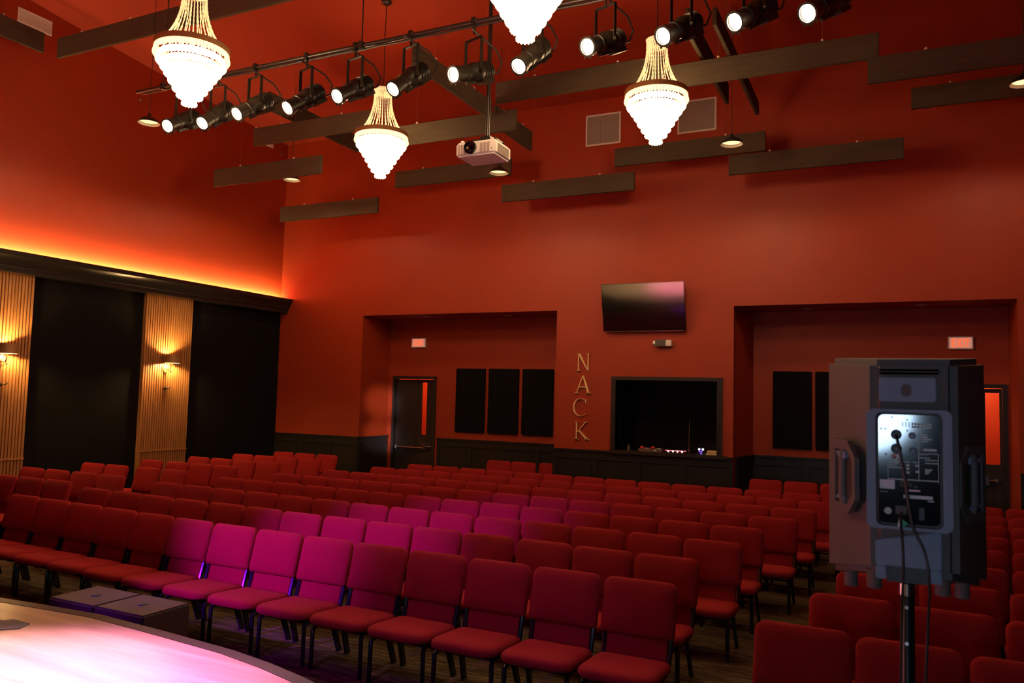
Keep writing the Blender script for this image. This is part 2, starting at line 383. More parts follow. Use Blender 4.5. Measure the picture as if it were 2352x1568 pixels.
# wall letters
def letter(ch, x, z, polys, label):
    m = MB()
    for p in polys: m.prism([(a, b) for a, b in p], -.032, -.006, M['gold'], 'y')
    put('wall_letter', m.mesh('wall_letter', smooth=False), None, (x, D, z), label=label, cat='letter', group='gold NACK letters')
def q(x0, z0, x1, z1, w0, w1=None):
    w1 = w0 if w1 is None else w1
    return [(x0 - w0, z0), (x0 + w0, z0), (x1 + w1, z1), (x1 - w1, z1)]
def serif(x, z, w, up):
    s = 1 if up else -1
    return [(x - w, z), (x + w, z), (x + w * .35, z + s * .016), (x - w * .35, z + s * .016)]
h = .31
N = [q(.045, 0, .045, h, .008), q(.225, 0, .225, h, .008), [(.03, h), (.068, h), (.233, 0), (.217, 0)], serif(.045, 0, .04, True), serif(.225, h, .04, False), [(-.0, h), (.05, h), (.05, h - .013), (.02, h - .01)]]
A = [q(.045, 0, .165, h + .01, .007, .008), q(.275, 0, .165, h + .01, .018, .012), [(.085, .105), (.235, .105), (.230, .12), (.09, .12)], serif(.045, 0, .045, True), serif(.275, 0, .05, True)]
Cc = []
for i in range(16):
    a0, a1 = R(48 + i * 264 / 16), R(48 + (i + 1) * 264 / 16)
    def pt(a, o): 
        th = .006 + .018 * max(0, -cos(a)) ** 1.2
        return (.15 + (.135 + (th if o else -th) * .5) * cos(a) * .98, h / 2 + (.155 + (th if o else -th) * .5) * sin(a))
    Cc.append([pt(a0, 1), pt(a1, 1), pt(a1, 0), pt(a0, 0)])
Cc.append([(.235, h - .03), (.247, h - .005), (.247, h - .085), (.240, h - .08)])
K = [q(.05, 0, .05, h, .010), [(.055, .125), (.075, .13), (.235, h), (.215, h)], [(.075, .155), (.105, .165), (.275, .0), (.235, .0)], serif(.05, 0, .045, True), serif(.05, h, .045, False), serif(.225, h, .042, False), [(.20, 0), (.30, -.006), (.27, .02), (.235, .016)]]
letter('N', -5.10, 2.54, N, 'gold letter N, topmost on the red wall beside the booth')
letter('A', -5.13, 2.14, A, 'gold letter A below the N on the red wall')
letter('C', -5.15, 1.74, Cc, 'gold letter C above the K on the red wall')
letter('K', -5.12, 1.33, K, 'gold letter K, lowest on the red wall above the wainscot')

# television and box under it
t = thing('wall_television', 'black flat screen television tilted down above the control booth', 'television', (-3.85, 13.02, 3.63), (R(13), 0, 0))
m = MB(); m.bx(-.725, .725, 0, .045, -.415, .415, M['gloss']); put('casing', m.mesh('casing', bevel=.004), t)
put('screen', MB().bx(-.712, .712, -.003, 0, -.395, .402, M['tv']), t)
m = MB(); m.bx(-.70, .70, -.006, .0, -.415, -.405, M['chrome']); put('bottom_strip', m, t, label='shiny bottom strip')
m = MB(); m.bx(-.2, .2, .045, .13, -.12, .20, M['black']); put('wall_bracket', m, t)
t = thing('emergency_light', 'small dark wall box with pale ends under the television', 'emergency light', (-3.52, D - .005, 3.02))
put('housing', MB().bx(-.13, .05, -.10, 0, -.055, .06, M['plastic']).mesh('housing', bevel=.008), t)
put('lamp_head', MB().cyl((-.165, -.06, .005), (-.13, -.06, .005), .035, M['white'], seg=14), t)
put('end_plate', MB().bx(.05, .145, -.09, 0, -.05, .055, M['offwhite']).mesh('end_plate', bevel=.006), t)

# booth gear on the counter
t = thing('mixing_desk', 'brown mixer box with red buttons on the booth counter', 'mixer', (-3.73, D + .02, CT))
put('body', MB().bx(-.20, .20, -.07, .13, 0, .055, M['brownbox']).mesh('body', bevel=.006), t)
for dx in (-.14, .05): put('red_button', MB().ball((dx, -.05, .07), .033, M['red_plastic'], sc=(1.2, 1, .8)), t)
for dx in (-.05, .15): put('fader', MB().box((dx, -.05, .062), (.06, .02, .014), M['print']), t)
put('label_plate', MB().box((.09, -.072, .03), (.05, .006, .018), M['print']), t)
t = thing('lit_controller', 'low controller with four red lights on the booth counter', 'controller', (-3.30, D + .05, CT))
put('body', MB().bx(-.17, .17, -.08, .08, 0, .04, M['black']).mesh('body', bevel=.004), t)
for k in range(4): put('red_light', MB().ball((-.115 + k * .077, -.078, .03), .016, M['ledpink'], 8, 6), t)
for k in range(5): put('red_key', MB().box((-.15 + k * .077, -.07, .043), (.035, .03, .008), M['ledred']), t)
t = thing('gooseneck_stand', 'thin upright silver gooseneck rod behind the red lit controller', 'microphone stand', (-3.10, D + .11, CT))
put('base', MB().cyl((0, 0, 0), (0, 0, .02), .04, M['black'], seg=16), t)
put('rod', MB().tube([(0, 0, .02), (.0, 0, .3), (.008, 0, .56)], .006, M['chrome']), t)
t = thing('charging_dock', 'small gadget glowing white and violet beside the two books', 'charger', (-2.89, D + .10, CT))
put('body', MB().bx(-.06, .06, -.03, .04, 0, .10, M['black']).mesh('body', bevel=.006), t)
for dx in (-.032, .028): put('white_light', MB().ball((dx, -.032, .082), .018, M['ledblue'], 8, 6), t)
for dx, z in ((-.025, .045), (.005, .045), (.0, .015)): put('violet_light', MB().ball((dx, -.032, z), .014, M['ledviolet'], 8, 6), t)
for k, (dx, w_, z) in enumerate(((0, .20, 0), (.008, .18, .036))):
    b = MB(); b.bx(-w_ / 2, w_ / 2, -.07, .07, 0, .031, M['book'])
    t = put('stacked_book', b.mesh('stacked_book', bevel=.003), None, (-2.70 + dx, D + .08, CT + z), label=('lower of two cream books stacked on the booth counter', 'upper of two cream books stacked on the booth counter')[k], cat='book', group='books on the booth counter')
t = thing('small_bottle', 'small dim bottle at the far end of the booth counter', 'bottle', (-4.15, D + .11, CT))
put('body', MB().lathe([(.022, 0), (.026, .01), (.026, .06), (.012, .08), (.012, .10)], M['brownbox'], 12, None, True, True), t)

# wall vents
def vent(name, loc, rot, w_, h_, label, face):
    t = thing(name, label, 'vent', loc, rot, 'white wall vents')
    f = MB(); b = .028
    for x0, x1, z0, z1 in ((-w_ / 2, w_ / 2, h_ / 2 - b, h_ / 2), (-w_ / 2, w_ / 2, -h_ / 2, -h_ / 2 + b), (-w_ / 2, -w_ / 2 + b, -h_ / 2 + b, h_ / 2 - b), (w_ / 2 - b, w_ / 2, -h_ / 2 + b, h_ / 2 - b)): f.bx(x0, x1, -.022, 0, z0, z1, M['offwhite'])
    put('frame', f.mesh('frame', bevel=.003), t)
    g = MB(); g.bx(-w_ / 2 + b, w_ / 2 - b, -.006, -.001, -h_ / 2 + b, h_ / 2 - b, face)
    n = max(4, int((h_ - 2 * b) / .03))
    for i in range(n):
        z = -h_ / 2 + b + (i + .5) * (h_ - 2 * b) / n
        g.box((0, -.012, z), (w_ - 2 * b, .012, .010), face)
    put('grille', g, t)
vent('wall_vent', (-4.675, D, 6.885), (0, 0, 0), .66, .57, 'square white vent grille left of the rear chandelier on back wall', M['grille'])
vent('wall_vent', (-2.995, D, 6.91), (0, 0, 0), .66, .57, 'square white vent grille partly behind the rear chandelier', M['grille'])
vent('wall_vent', (XL, 7.455, 7.68), (0, 0, R(90)), .54, .23, 'wide white vent high on the left wall near the ceiling', M['offwhite'])
vent('wall_vent', (XL, 12.46, 7.42), (0, 0, R(90)), .54, .34, 'pale vent corner peeking above a baffle by the left rear corner', M['offwhite'])
for y, z, l in ((9.41, 7.14, 'small pale sprinkler plate on left wall above a dish pendant'), (13.0, 7.2, 'small pale sprinkler plate on left wall by the back corner')):
    put('sprinkler_plate', MB().lathe([(.001, .015), (.02, .015), (.03, .008), (.032, 0), (.001, 0)], M['wire'], 16, Matrix.Rotation(R(90), 4, 'Y')), None, (XL, y, z), label=l, cat='sprinkler', group='sprinkler plates')
for x, y, l in ((-1.29, 13.85, 'left of the alcove above the loudspeaker'), (.38, 13.7, 'right of the alcove above the loudspeaker'), (-8.56, 13.7, 'nearest the ajar door alcove end'), (-6.81, 13.85, 'farthest from the ajar door in that alcove')):
    t = thing('recessed_downlight', 'recessed downlight in soffit, ' + l, 'downlight', (x, y, SOF), group='recessed alcove downlights')
    put('trim_ring', MB().lathe([(.05, -.004), (.085, -.006), (.088, 0), (.05, 0), (.05, -.004)], M['offwhite'], 20), t)
    put('lens', MB().lathe([(.001, -.003), (.05, -.003)], M['pendin'], 16), t)

# ------------------------------------------------------------------ acoustic baffles hung from the ceiling
def baffle(name_label, x0, x1, y, ztop, hgt=.305, axis='x', knobs=(.25, .75), wires=True):
    L = x1 - x0
    t = thing('acoustic_baffle', name_label, 'acoustic baffle', (x0, y, ztop) if axis == 'x' else (y, x0, ztop), (0, 0, 0) if axis == 'x' else (0, 0, R(90)), 'hanging acoustic baffles')
    put('board', MB().bx(0, L, -.025, .025, -hgt, 0, M['baffle']).mesh('board', bevel=.006), t)
    put('edge_seam', MB().bx(.005, L - .005, -.0275, -.025, -.060, -.052, M['baffle']), t)
    for k in knobs:
        X = k * L; yy = y if axis == 'x' else x0 + X
        put('wire_stop', MB().ball((X, 0, .018), .018, M['knob'], 8, 6), t)
        if wires: put('hanging_wire', MB().cyl((X, 0, .02), (X, 0, ceilz(yy) - ztop + .01), .0014, M['wire'], seg=5), t)
YA, YB = 9.9, 12.3
baffle('long charcoal baffle hanging highest near the left front chandelier', -11.3, -9.22, 7.4, 7.26)
baffle('charcoal baffle behind the left front chandelier neck, top of view', -9.20, -6.76, 7.4, 7.26)
baffle('charcoal baffle left of the left rear chandelier', -9.76, -7.32, YA, 6.48)
baffle('tan lit charcoal baffle right behind the hanging projector pole', -7.05, -4.81, YA, 6.14)
baffle('charcoal baffle left of the right rear chandelier neck', -5.15, -2.71, YA, 6.57)
baffle('charcoal baffle lit brightly right of the right rear chandelier', -2.60, -.13, YA, 6.41)
baffle('charcoal baffle running off the upper right edge of view', -.25, 2.15, 9.76, 6.06)
baffle('dark baffle below another at the upper right edge by a pendant', .25, 2.2, YB, 6.57)
baffle('charcoal baffle lowest on the right, scalloped by pendant light', -2.29, .15, YB, 5.87)
baffle('charcoal baffle behind the right rear chandelier tip', -4.15, -1.74, YB, 6.20)
baffle('charcoal baffle above the television, left of right chandelier', -6.23, -3.80, YB, 5.78)
baffle('charcoal baffle behind the projector underside and its pendant', -8.50, -6.06, YB, 6.25)
baffle('charcoal baffle lowest on the left of back wall', -11.30, -8.88, YB, 5.80)
baffle('charcoal baffle near the left rear corner below the spotlights', -10.80, -8.42, 10.06, 5.92)
baffle('dark baffle along the left wall below the wide vent', 4.92, 7.36, -11.6, 7.38, axis='y')
baffle('dark cross baffle behind the fourth spotlight', 9.6, 12.04, -9.2, 6.94, axis='y')
baffle('dark cross baffle behind the pole, ending above the bright baffle', 7.8, 9.84, -5.2, 6.28, .26, axis='y')
baffle('dark cross baffle whose end shows right of the projector', 9.97, 11.24, -5.2, 6.28, axis='y')
baffle('dark cross baffle ending just below the bright right baffle', 9.2, 11.75, -2.22, 6.80, axis='y')
baffle('dark cross baffle pointing at the right pendant, longer end visible', 9.0, 12.2, -1.85, 6.64, .21, axis='y')

# ------------------------------------------------------------------ lighting pipe and spotlights
PY, PZ = 7.0, 5.947
t = thing('lighting_pipe', 'long dark pipe carrying the row of stage spotlights', 'lighting pipe', (0, PY, PZ))
put('tube', MB().cyl((-9.0, 0, 0), (1.9, 0, 0), .025, M['pipe'], seg=14), t)
put('cable_run', MB().tube([(-8.9 + i * .27, .012, -.034 - .006 * (i % 2)) for i in range(40)], .011, M['cable'], 6), t)
for x in (-8.5, -5.36, -2.2, .9):
    r = MB(); r.cyl((x, 0, .02), (x, 0, ceilz(PY) - PZ), .008, M['pipe'], seg=8); r.box((x, 0, .0), (.05, .075, .085), M['pipe']); put('hanger_rod', r, t)
FX = [(-8.12, 5.445, 6, 31), (-7.53, 5.447, 1, 39), (-6.925, 5.472, -9, 36), (-6.139, 5.45, -16, 38), (-5.44, 5.46, -11, 34), (-4.70, 5.471, -18, 41),
      (-3.92, 5.408, -18, 22), (-3.244, 5.484, -13, 42), (-2.478, 5.477, -20, 27), (-1.742, 5.481, -26, 32), (-1.093, 5.50, -32, 32), (-.498, 5.464, -32, 32)]
me_clamp = MB(); me_clamp.box((0, 0, .0), (.045, .075, .085), M['fixture']); me_clamp.cyl((0, 0, -.04), (0, 0, -.13), .013, M['fixture'], seg=10); me_clamp.tube([(.02, -.03, 0), (.05, -.045, 0)], .008, M['chrome'], 6)
me_clamp = me_clamp.mesh('clamp', bevel=.004)
me_yoke = MB()                       # hangs from z 0 down to the pivot at z -.36
for s in (-1, 1): me_yoke.box((s * .118, 0, -.19), (.009, .038, .38), M['fixture'])
me_yoke.box((0, 0, -.004), (.245, .038, .009), M['fixture'])
for s in (-1, 1): me_yoke.cyl((s * .115, 0, -.36), (s * .145, 0, -.36), .022, M['chrome' if s < 0 else 'fixture'], seg=10)
me_yoke = me_yoke.mesh('yoke', bevel=.002)
b = MB(); RT = Matrix.Rotation(R(90), 4, 'X')   # local axis along -Y
b.lathe([(.001, -.26), (.075, -.26), (.088, -.23), (.092, -.10), (.100, -.08), (.100, .0), (.078, .03), (.078, .10), (.086, .105), (.086, .13), (.078, .135), (.078, .24), (.092, .245), (.092, .285), (.078, .285), (.078, .27)], M['fixture'], 24, RT)
for k in range(5): b.lathe([(.093, -.22 + k * .025), (.102, -.218 + k * .025), (.102, -.208 + k * .025), (.093, -.206 + k * .025)], M['fixture'], 24, RT)
b.box((0, .16, -.105), (.11, .16, .05), M['fixture']); b.box((0, -.05, -.10), (.03, .18, .03), M['fixture'])
me_barrel = b.mesh('barrel')
g = MB(); g.box((0, -.295, 0), (.20, .012, .20), M['fixture']); 
gf = MB(); gf.lathe([(.074, .286), (.094, .286), (.094, .296), (.074, .296), (.074, .286)], M['fixture'], 24, RT)
for x in (-.06, 0, .06): gf.box((x, -.291, -.098 + abs(x) * .25), (.018, .010, .022), M['fixture'])
me_gel = gf.mesh('gel_frame')
me_lens = MB(); me_lens.lathe([(.001, .279), (.045, .277), (.069, .270)], M['lens'], 24, RT); me_lens = me_lens.mesh('lens')
me_cable = MB(); me_cable.tube([(0, .25, .0), (.04, .34, .03), (.09, .36, .12), (.10, .28, .24), (.06, .12, .36), (.03, .02, .44)], .010, M['cable'], 6); me_cable.cyl((0, .245, 0), (.012, .285, .005), .018, M['red_plastic'], seg=8); me_cable = me_cable.mesh('power_cable')
PLACE = ['first spotlight from the left end of the pipe, by the dish pendant'] + [o + ' spotlight from the left end of the pipe' for o in ORD[1:10]] + ['second spotlight from the right end of the pipe', 'last spotlight at the right end of the pipe']
def lamp(name, kind, loc, energy, col, **kw):
    l = bpy.data.lights.new(name, kind); l.energy = energy; l.color = col
    for k, v in kw.items(): setattr(l, k, v)
    o = bpy.data.objects.new(name, l); COL.objects.link(o); o.location = loc
    return o
def aim(o, tgt):
    o.rotation_euler = (Vector(tgt) - o.location).to_track_quat('-Z', 'Y').to_euler()
SPOT_W = 3100
for i, (x, z, pan, tilt) in enumerate(FX):
    t = thing('stage_spotlight', 'black lit ' + PLACE[i], 'spotlight', (x, PY, PZ), group='stage spotlights on the pipe')
    put('clamp', me_clamp, t)
    top = -.12
    yk = put('yoke', me_yoke, t, (0, 0, z - PZ + .36), (0, 0, R(pan)))
    br = put('barrel', me_barrel, t, (0, 0, z - PZ), (R(tilt), 0, R(pan)))
    put('lens', me_lens, br); put('gel_frame', me_gel, br)
    put('power_cable', me_cable, t, (0, 0, z - PZ), (R(tilt * .5), 0, R(pan)))
    d = Vector((sin(R(pan)) * cos(R(tilt)), -cos(R(pan)) * cos(R(tilt)), -sin(R(tilt))))
    p = Vector((x, PY, z)) + d * .32
    o = lamp('spot_beam', 'SPOT', p, SPOT_W, (1, .78, .50), spot_size=R(28), spot_blend=.5, shadow_soft_size=.05)
    aim(o, p + d)

# ------------------------------------------------------------------ projector
t = thing('ceiling_projector', 'white projector hanging on a black pole before a baffle', 'projector', (-4.035, 7.3, 4.715))
w_, d_, h_ = .485, .385, .158
b = MB(); b.bx(-w_ / 2, w_ / 2, 0, d_, -h_ / 2, h_ / 2, M['white']); put('body', b.mesh('body', bevel=.022, seg=3), t)
for nm, x0, x1 in (('front_grille', -.21, -.115), ('front_grille', .06, .175)):
    g = MB(); g.bx(x0, x1, -.003, .002, -.055, .05, M['offwhite'])
    for i in range(9): g.bx(x0, x1, -.006, -.003, -.052 + i * .0112, -.052 + i * .0112 + .006, M['grille'])
    for i in range(1, 3): g.bx(x0 + (x1 - x0) * i / 3 - .004, x0 + (x1 - x0) * i / 3 + .004, -.007, -.003, -.055, .05, M['white'])
    put(nm, g, t)
g = MB(); g.bx(w_ / 2 - .002, w_ / 2 + .002, .05, .33, -.055, .045, M['offwhite'])
for i in range(22): g.bx(w_ / 2 + .002, w_ / 2 + .005, .055 + i * .0124, .055 + i * .0124 + .006, -.052, .042, M['grille'])
put('side_grille', g, t)
ln = put('lens_mount', MB().lathe([(.072, -.002), (.072, .03), (.060, .045), (.052, .045), (.048, .02), (.001, .02)], M['gloss'], 28, Matrix.Translation((-.055, 0, .005)) @ RT), t)
put('lens_glass', MB().lathe([(.001, .034), (.03, .03), (.047, .022)], M['tv'], 20, Matrix.Translation((-.055, 0, .005)) @ RT), ln)
for sx in (-.18, .18): put('foot', MB().cyl((sx, .04, h_ / 2 - .004), (sx, .04, h_ / 2 + .022), .018, M['white'], seg=12), t)
put('status_led', MB().ball((.20, -.001, -.025), .008, M['grille'], 8, 5), t)
mt = MB(); mt.box((.04, .19, h_ / 2 + .035), (.30, .20, .018), M['black']); mt.box((.05, .17, h_ / 2 + .06), (.12, .10, .04), M['black'])
for sx, sy in ((-.12, .09), (.20, .09), (-.12, .29), (.20, .29)): mt.tube([(sx, sy, h_ / 2 - .002), (sx, sy, h_ / 2 + .03), (.04, .19, h_ / 2 + .04)], .012, M['black'])
put('mount_bracket', mt, t)
put('pole', MB().cyl((.055, .17, h_ / 2 + .05), (.055, .17, ceilz(7.47) - 4.715 + .01), .024, M['pipe'], seg=14), t)

# ------------------------------------------------------------------ chandeliers
def chandelier(x, y, zr, label, first=[None]):
    if first[0]:
        o = dup(first[0], (x, y, zr), None, label)
    else:
        t = thing('crystal_chandelier', label, 'chandelier', (x, y, zr), group='crystal chandeliers'); first[0] = o = t
        n = 26; s = MB()
        def neck(u):                     # u 0 at the rim, 1 at the crown
            return .125 + .205 * (1 - u) ** 2.3
        for k in range(n):
            a = 2 * pi * k / n
            pts, rad = [], []
            for j in range(25):
                u = j / 24; r = neck(u)
                pts.append((r * cos(a), r * sin(a), .03 + .60 * u)); rad.append(.0072 if j % 2 else .0035)
            s.tube(pts, rad, M['neck'], 5, False)
        put('bead_strands', s, t)
        c = MB()
        for k in range(28):
            a = 2 * pi * k / 28
            c.tube([(.125 * cos(a), .125 * sin(a), .62), (.118 * cos(a), .118 * sin(a), .66), (.128 * cos(a), .128 * sin(a), .70), (.10 * cos(a), .10 * sin(a), .715)], [.008, .013, .012, .004], M['neck'], 5)
        put('crown_ring', c, t)
        rim = MB(); rim.lathe([(.375, .055), (.388, .05), (.388, -.01), (.380, -.01), (.375, .055)], M['brass'], 40); put('rim_band', rim, t)
        tiers = [(.385, .025, -.090, 66), (.352, -.07, -.160, 60), (.306, -.14, -.228, 54), (.262, -.21, -.296, 46), (.218, -.28, -.374, 40), (.172, -.35, -.452, 32), (.128, -.43, -.522, 24), (.074, -.50, -.605, 14)]
        for i, (r, z, zb, nn) in enumerate(tiers):
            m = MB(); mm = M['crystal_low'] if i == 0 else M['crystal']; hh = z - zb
            for k in range(nn):
                a = 2 * pi * (k + .5 * (i % 2)) / nn; ww = 2 * pi * r / nn * .46
                ca, sa = cos(a), sin(a)
                def pr(dr, dt, zz): return ((r + dr) * ca - dt * sa, (r + dr) * sa + dt * ca, zz)
                fl = -.026
                m.rings([[pr(.010 + fl, 0, z), pr(fl, ww * .92, z), pr(-.010 + fl, 0, z), pr(fl, -ww * .92, z)],
                         [pr(.010, 0, z - hh * .88), pr(0, ww, z - hh * .88), pr(-.010, 0, z - hh * .88), pr(0, -ww, z - hh * .88)],
                         [pr(.002, 0, zb), pr(0, ww * .15, zb), pr(-.002, 0, zb), pr(0, -ww * .15, zb)]], mm, True, False, True)
            put('crystal_tier', m.mesh('crystal_tier', smooth=False), t)
        cb = MB(); cb.tube([(0, 0, .70), (.004, 0, 1.0), (-.006, 0, 1.5), (.004, 0, 2.0), (0, 0, ceilz(9.27) - 5.77)], .006, M['cable'], 6); put('suspension_cable', cb, t)
        regkids(t)
    cz = ceilz(y) - zr
    put('ceiling_canopy', MB().lathe([(.001, cz - .05), (.05, cz - .05), (.075, cz - .03), (.075, cz + .01), (.001, cz + .01)], M['black'], 18), o)
    return o
chandelier(-6.68, 9.27, 5.77, 'crystal chandelier left of the projector, hanging farther back')
chandelier(-6.82, 5.95, 5.70, 'large crystal chandelier hanging nearest on the left')
chandelier(-2.83, 5.95, 5.71, 'crystal chandelier cut off by the top edge of view')
chandelier(-2.605, 9.27, 5.79, 'crystal chandelier in front of the two square wall vents')

# dish pendants
def pendant(x, y, z, label, first=[None]):
    if first[0]: o = dup(first[0], (x, y, z), None, label)
    else:
        t = thing('dish_pendant', label, 'pendant lamp', (x, y, z), group='dark dish pendants'); first[0] = o = t
        put('shade', MB().lathe([(.152, 0), (.155, .006), (.135, .04), (.075, .085), (.03, .105), (.022, .15), (.001, .152)], M['fixture'], 28), t)
        put('reflector', MB().lathe([(.150, .001), (.128, .038), (.07, .078), (.001, .09)], M['pendin'], 28), t)
        put('diffuser', MB().lathe([(.001, .030), (.08, .032), (.128, .036)], M['pendglow'], 24), t)
        regkids(t)
    put('cord', MB().cyl((0, 0, .15), (0, 0, ceilz(y) - z + .01), .004, M['cable'], seg=6), o)
    lamp('pendant_light', 'SPOT', (x, y, z - .01), 60, (1, .70, .38), spot_size=R(165), spot_blend=.3, shadow_soft_size=.06).rotation_euler = (0, 0, 0)
    return o
pendant(-9.80, 7.85, 5.91, 'dark dish pendant left of the first spotlight')
pendant(-9.88, 11.0, 5.89, 'dish pendant near the left rear wall corner')
pendant(-5.64, 11.0, 5.59, 'dish pendant just below the hanging projector')
pendant(-2.01, 11.0, 5.63, 'dish pendant below the square wall vents on right')
pendant(1.436, 11.0, 5.97, 'dish pendant cut by the right edge of view')

# ------------------------------------------------------------------ stage
CX = -4.9
half = [(0, 3.69), (.7, 3.64), (1.3, 3.585), (1.65, 3.52), (1.95, 3.44), (2.3, 3.32), (2.9, 3.03), (3.6, 2.52), (4.25, 1.85), (4.75, 1.05), (5.0, .2)]
def outline(o):
    pts = [(CX + a * (1 + o / 6), b + o) for a, b in half]
    left = [(CX - a * (1 + o / 6), b + o) for a, b in half[::-1][:-1]]
    return left + pts
ST = .5
inn, out = outline(0), outline(.08)
s = MB(); s.prism([(inn[0][0], YF + .01)] + inn + [(inn[-1][0], YF + .01)], ST - .04, ST, M['stage']); put('stage_floor', s.mesh('stage_floor', smooth=False), kind='structure')
s = MB()
for i in range(len(inn) - 1):
    a, b_, c_, d = inn[i], inn[i + 1], out[i + 1], out[i]
    s.prism([a, b_, c_, d], ST - .05, ST + .003, M['stage_trim'])
    s.prism([(a[0], a[1] + .02), (b_[0], b_[1] + .02), (c_[0], c_[1] - .02), (d[0], d[1] - .02)], 0, ST - .05, M['black'])
put('stage_edge_trim', s.mesh('stage_edge_trim', smooth=False), kind='structure')
put('floor_cover_strip', MB().prism([(-6.1, 3.20), (-5.12, 3.215), (-5.04, 3.30), (-5.09, 3.40), (-5.27, 3.405), (-5.3, 3.35), (-6.1, 3.34)], ST, ST + .006, M['grey_tape']), None, label='dark grey cover strip lying on the bright stage floor', cat='floor cover')
# subwoofers between the stage and the front row
def sub(x, label):
    t = thing('subwoofer', label, 'speaker', (x, 4.17, 0), group='subwoofers before the stage')
    ww, dd, hh = .505, .42, .47
    put('cabinet', MB().bx(-ww / 2, ww / 2, -dd / 2, dd / 2, 0.02, hh, M['sub']).mesh('cabinet', bevel=.012), t)
    for sx in (-.2, .2):
        for sy in (-.15, .15): put('rubber_foot', MB().cyl((sx, sy, 0), (sx, sy, .022), .025, M['cable'], seg=10), t)
    put('pole_socket', MB().lathe([(.001, hh + .002), (.022, hh + .002), (.034, hh + .005), (.036, hh)], M['cable'], 16), t)
    put('front_grille', MB().bx(-ww / 2 + .03, ww / 2 - .03, dd / 2, dd / 2 + .012, .05, hh - .03, M['blackcloth']), t)
sub(-5.485, 'black subwoofer box before the stage, farther from the aisle')
sub(-4.973, 'black subwoofer box before the stage, with its dark side showing')

# ------------------------------------------------------------------ chairs
def rr(w_, h_, rt, rb, n=5):
    """rounded rectangle (centre 0,0), top corner radius rt, bottom rb"""
    P = []
    for cx, cz, r, a0 in ((w_ / 2 - rt, h_ / 2 - rt, rt, 0), (-w_ / 2 + rt, h_ / 2 - rt, rt, 90), (-w_ / 2 + rb, -h_ / 2 + rb, rb, 180), (w_ / 2 - rb, -h_ / 2 + rb, rb, 270)):
        for k in range(n + 1):
            a = R(a0 + 90 * k / n); P.append((cx + r * cos(a), cz + r * sin(a)))
    return P
def pillow(poly, w_, h_, loops, m, mtx):
    mb = MB(); rs = []
    for inset, t in loops:
        rs.append([(x * max(.02, 1 - inset * 2 / w_), t, z * max(.02, 1 - inset * 2 / h_)) for x, z in poly])
    return mb.rings(rs, m, True, True, True, mtx)
# backrest: leaning cushion; local frame x, y (thickness, front is -y), z up
lean = R(-15)
mxb = Matrix.Translation((0, .265, .672)) @ Matrix.Rotation(lean, 4, 'X')
me_back = pillow(rr(.505, .36, .062, .03), .505, .36, [(.03, .022), (.008, .018), (0, .005), (0, -.018), (.010, -.032), (.03, -.042), (.08, -.050), (.15, -.053), (.17, -.054)], M['fabric'], mxb).mesh('backrest')
mxl = Matrix.Translation((0, .216, .432)) @ Matrix.Rotation(lean, 4, 'X')
me_lumb = pillow(rr(.415, .19, .012, .012), .415, .19, [(.006, .012), (0, .006), (0, -.006), (.006, -.012), (.06, -.014)], M['fabric'], mxl).mesh('back_panel')
# seat: rounded outline in plan, waterfall front
mxs = Matrix.Translation((0, -.055, .385)) @ Matrix.Rotation(R(3), 4, 'X') @ Matrix(((1, 0, 0, 0), (0, 0, -1, 0), (0, 1, 0, 0), (0, 0, 0, 1)))
me_seat = pillow([(x, z) for x, z in rr(.502, .50, .055, .10)], .502, .50, [(.05, -.040), (.015, -.036), (.002, -.022), (0, -.004), (.006, .014), (.022, .028), (.05, .036), (.10, .041), (.20, .043)], M['fabric'], Matrix.Translation((0, -.055, .362)) @ Matrix.Rotation(R(-3.5), 4, 'X') @ Matrix(((1, 0, 0, 0), (0, 0, 1, 0), (0, 1, 0, 0), (0, 0, 0, 1)))).mesh('seat')
def legm(sx, front):
    m = MB()
    if front: m.tube([(sx * .205, -.15, .312), (sx * .214, -.205, .308), (sx * .220, -.232, .285), (sx * .224, -.238, .0)], [.014, .0165, .0165, .0165], M['steel'], 10)
    else:
        p, q = Vector((sx * .205, .10, .30)), Vector((sx * .222, .20, .0)); w = .013; d = .022
        m.rings([[(v.x + i_ * w, v.y + k_ * d, v.z) for i_, k_ in ((-1, -1), (1, -1), (1, 1), (-1, 1))] for v in (p, q)], M['steel'])
    return m.mesh('leg')
me_legs = [legm(-1, 1), legm(1, 1), legm(-1, 0), legm(1, 0)]
fr = MB()
for sx in (-1, 1): fr.tube([(sx * .215, -.16, .305), (sx * .215, .14, .295), (sx * .224, .185, .35), (sx * .228, .238, .55), (sx * .222, .30, .78)], [.012, .014, .018, .018, .013], M['steel'], 8)
fr.tube([(-.222, .287, .70), (.222, .287, .70)], .010, M['steel'], 6)
me_bf = fr.mesh('back_frame')
fr = MB()
for y in (-.17, .12): fr.tube([(-.215, y, .302), (.215, y, .302)], .010, M['steel'], 6)
fr.tube([(0, -.17, .302), (0, .12, .302)], .010, M['steel'], 6)
me_sf = fr.mesh('seat_frame')
PROTO = [None]
def chair(x, ytop, rz, label, group):
    """ytop: y of the backrest's top"""
    y = ytop - .30
    if PROTO[0]: return dup(PROTO[0], (x, y, 0), rz, label, group)
    t = thing('stacking_chair', label, 'chair', (x, y, 0), (0, 0, rz), group)
    put('seat', me_seat, t); put('backrest', me_back, t); put('back_panel', me_lumb, t)
    for me in me_legs: put('leg', me, t)
    put('back_frame', me_bf, t); put('seat_frame', me_sf, t)
    PROTO[0] = t; regkids(t)
    return t
ROWN = ['front', 'second', 'third', 'fourth', 'fifth', 'sixth', 'seventh', 'rearmost']
ROWY = [5.36, 6.30, 7.20, 8.11, 9.0, 9.86, 10.74, 11.58]
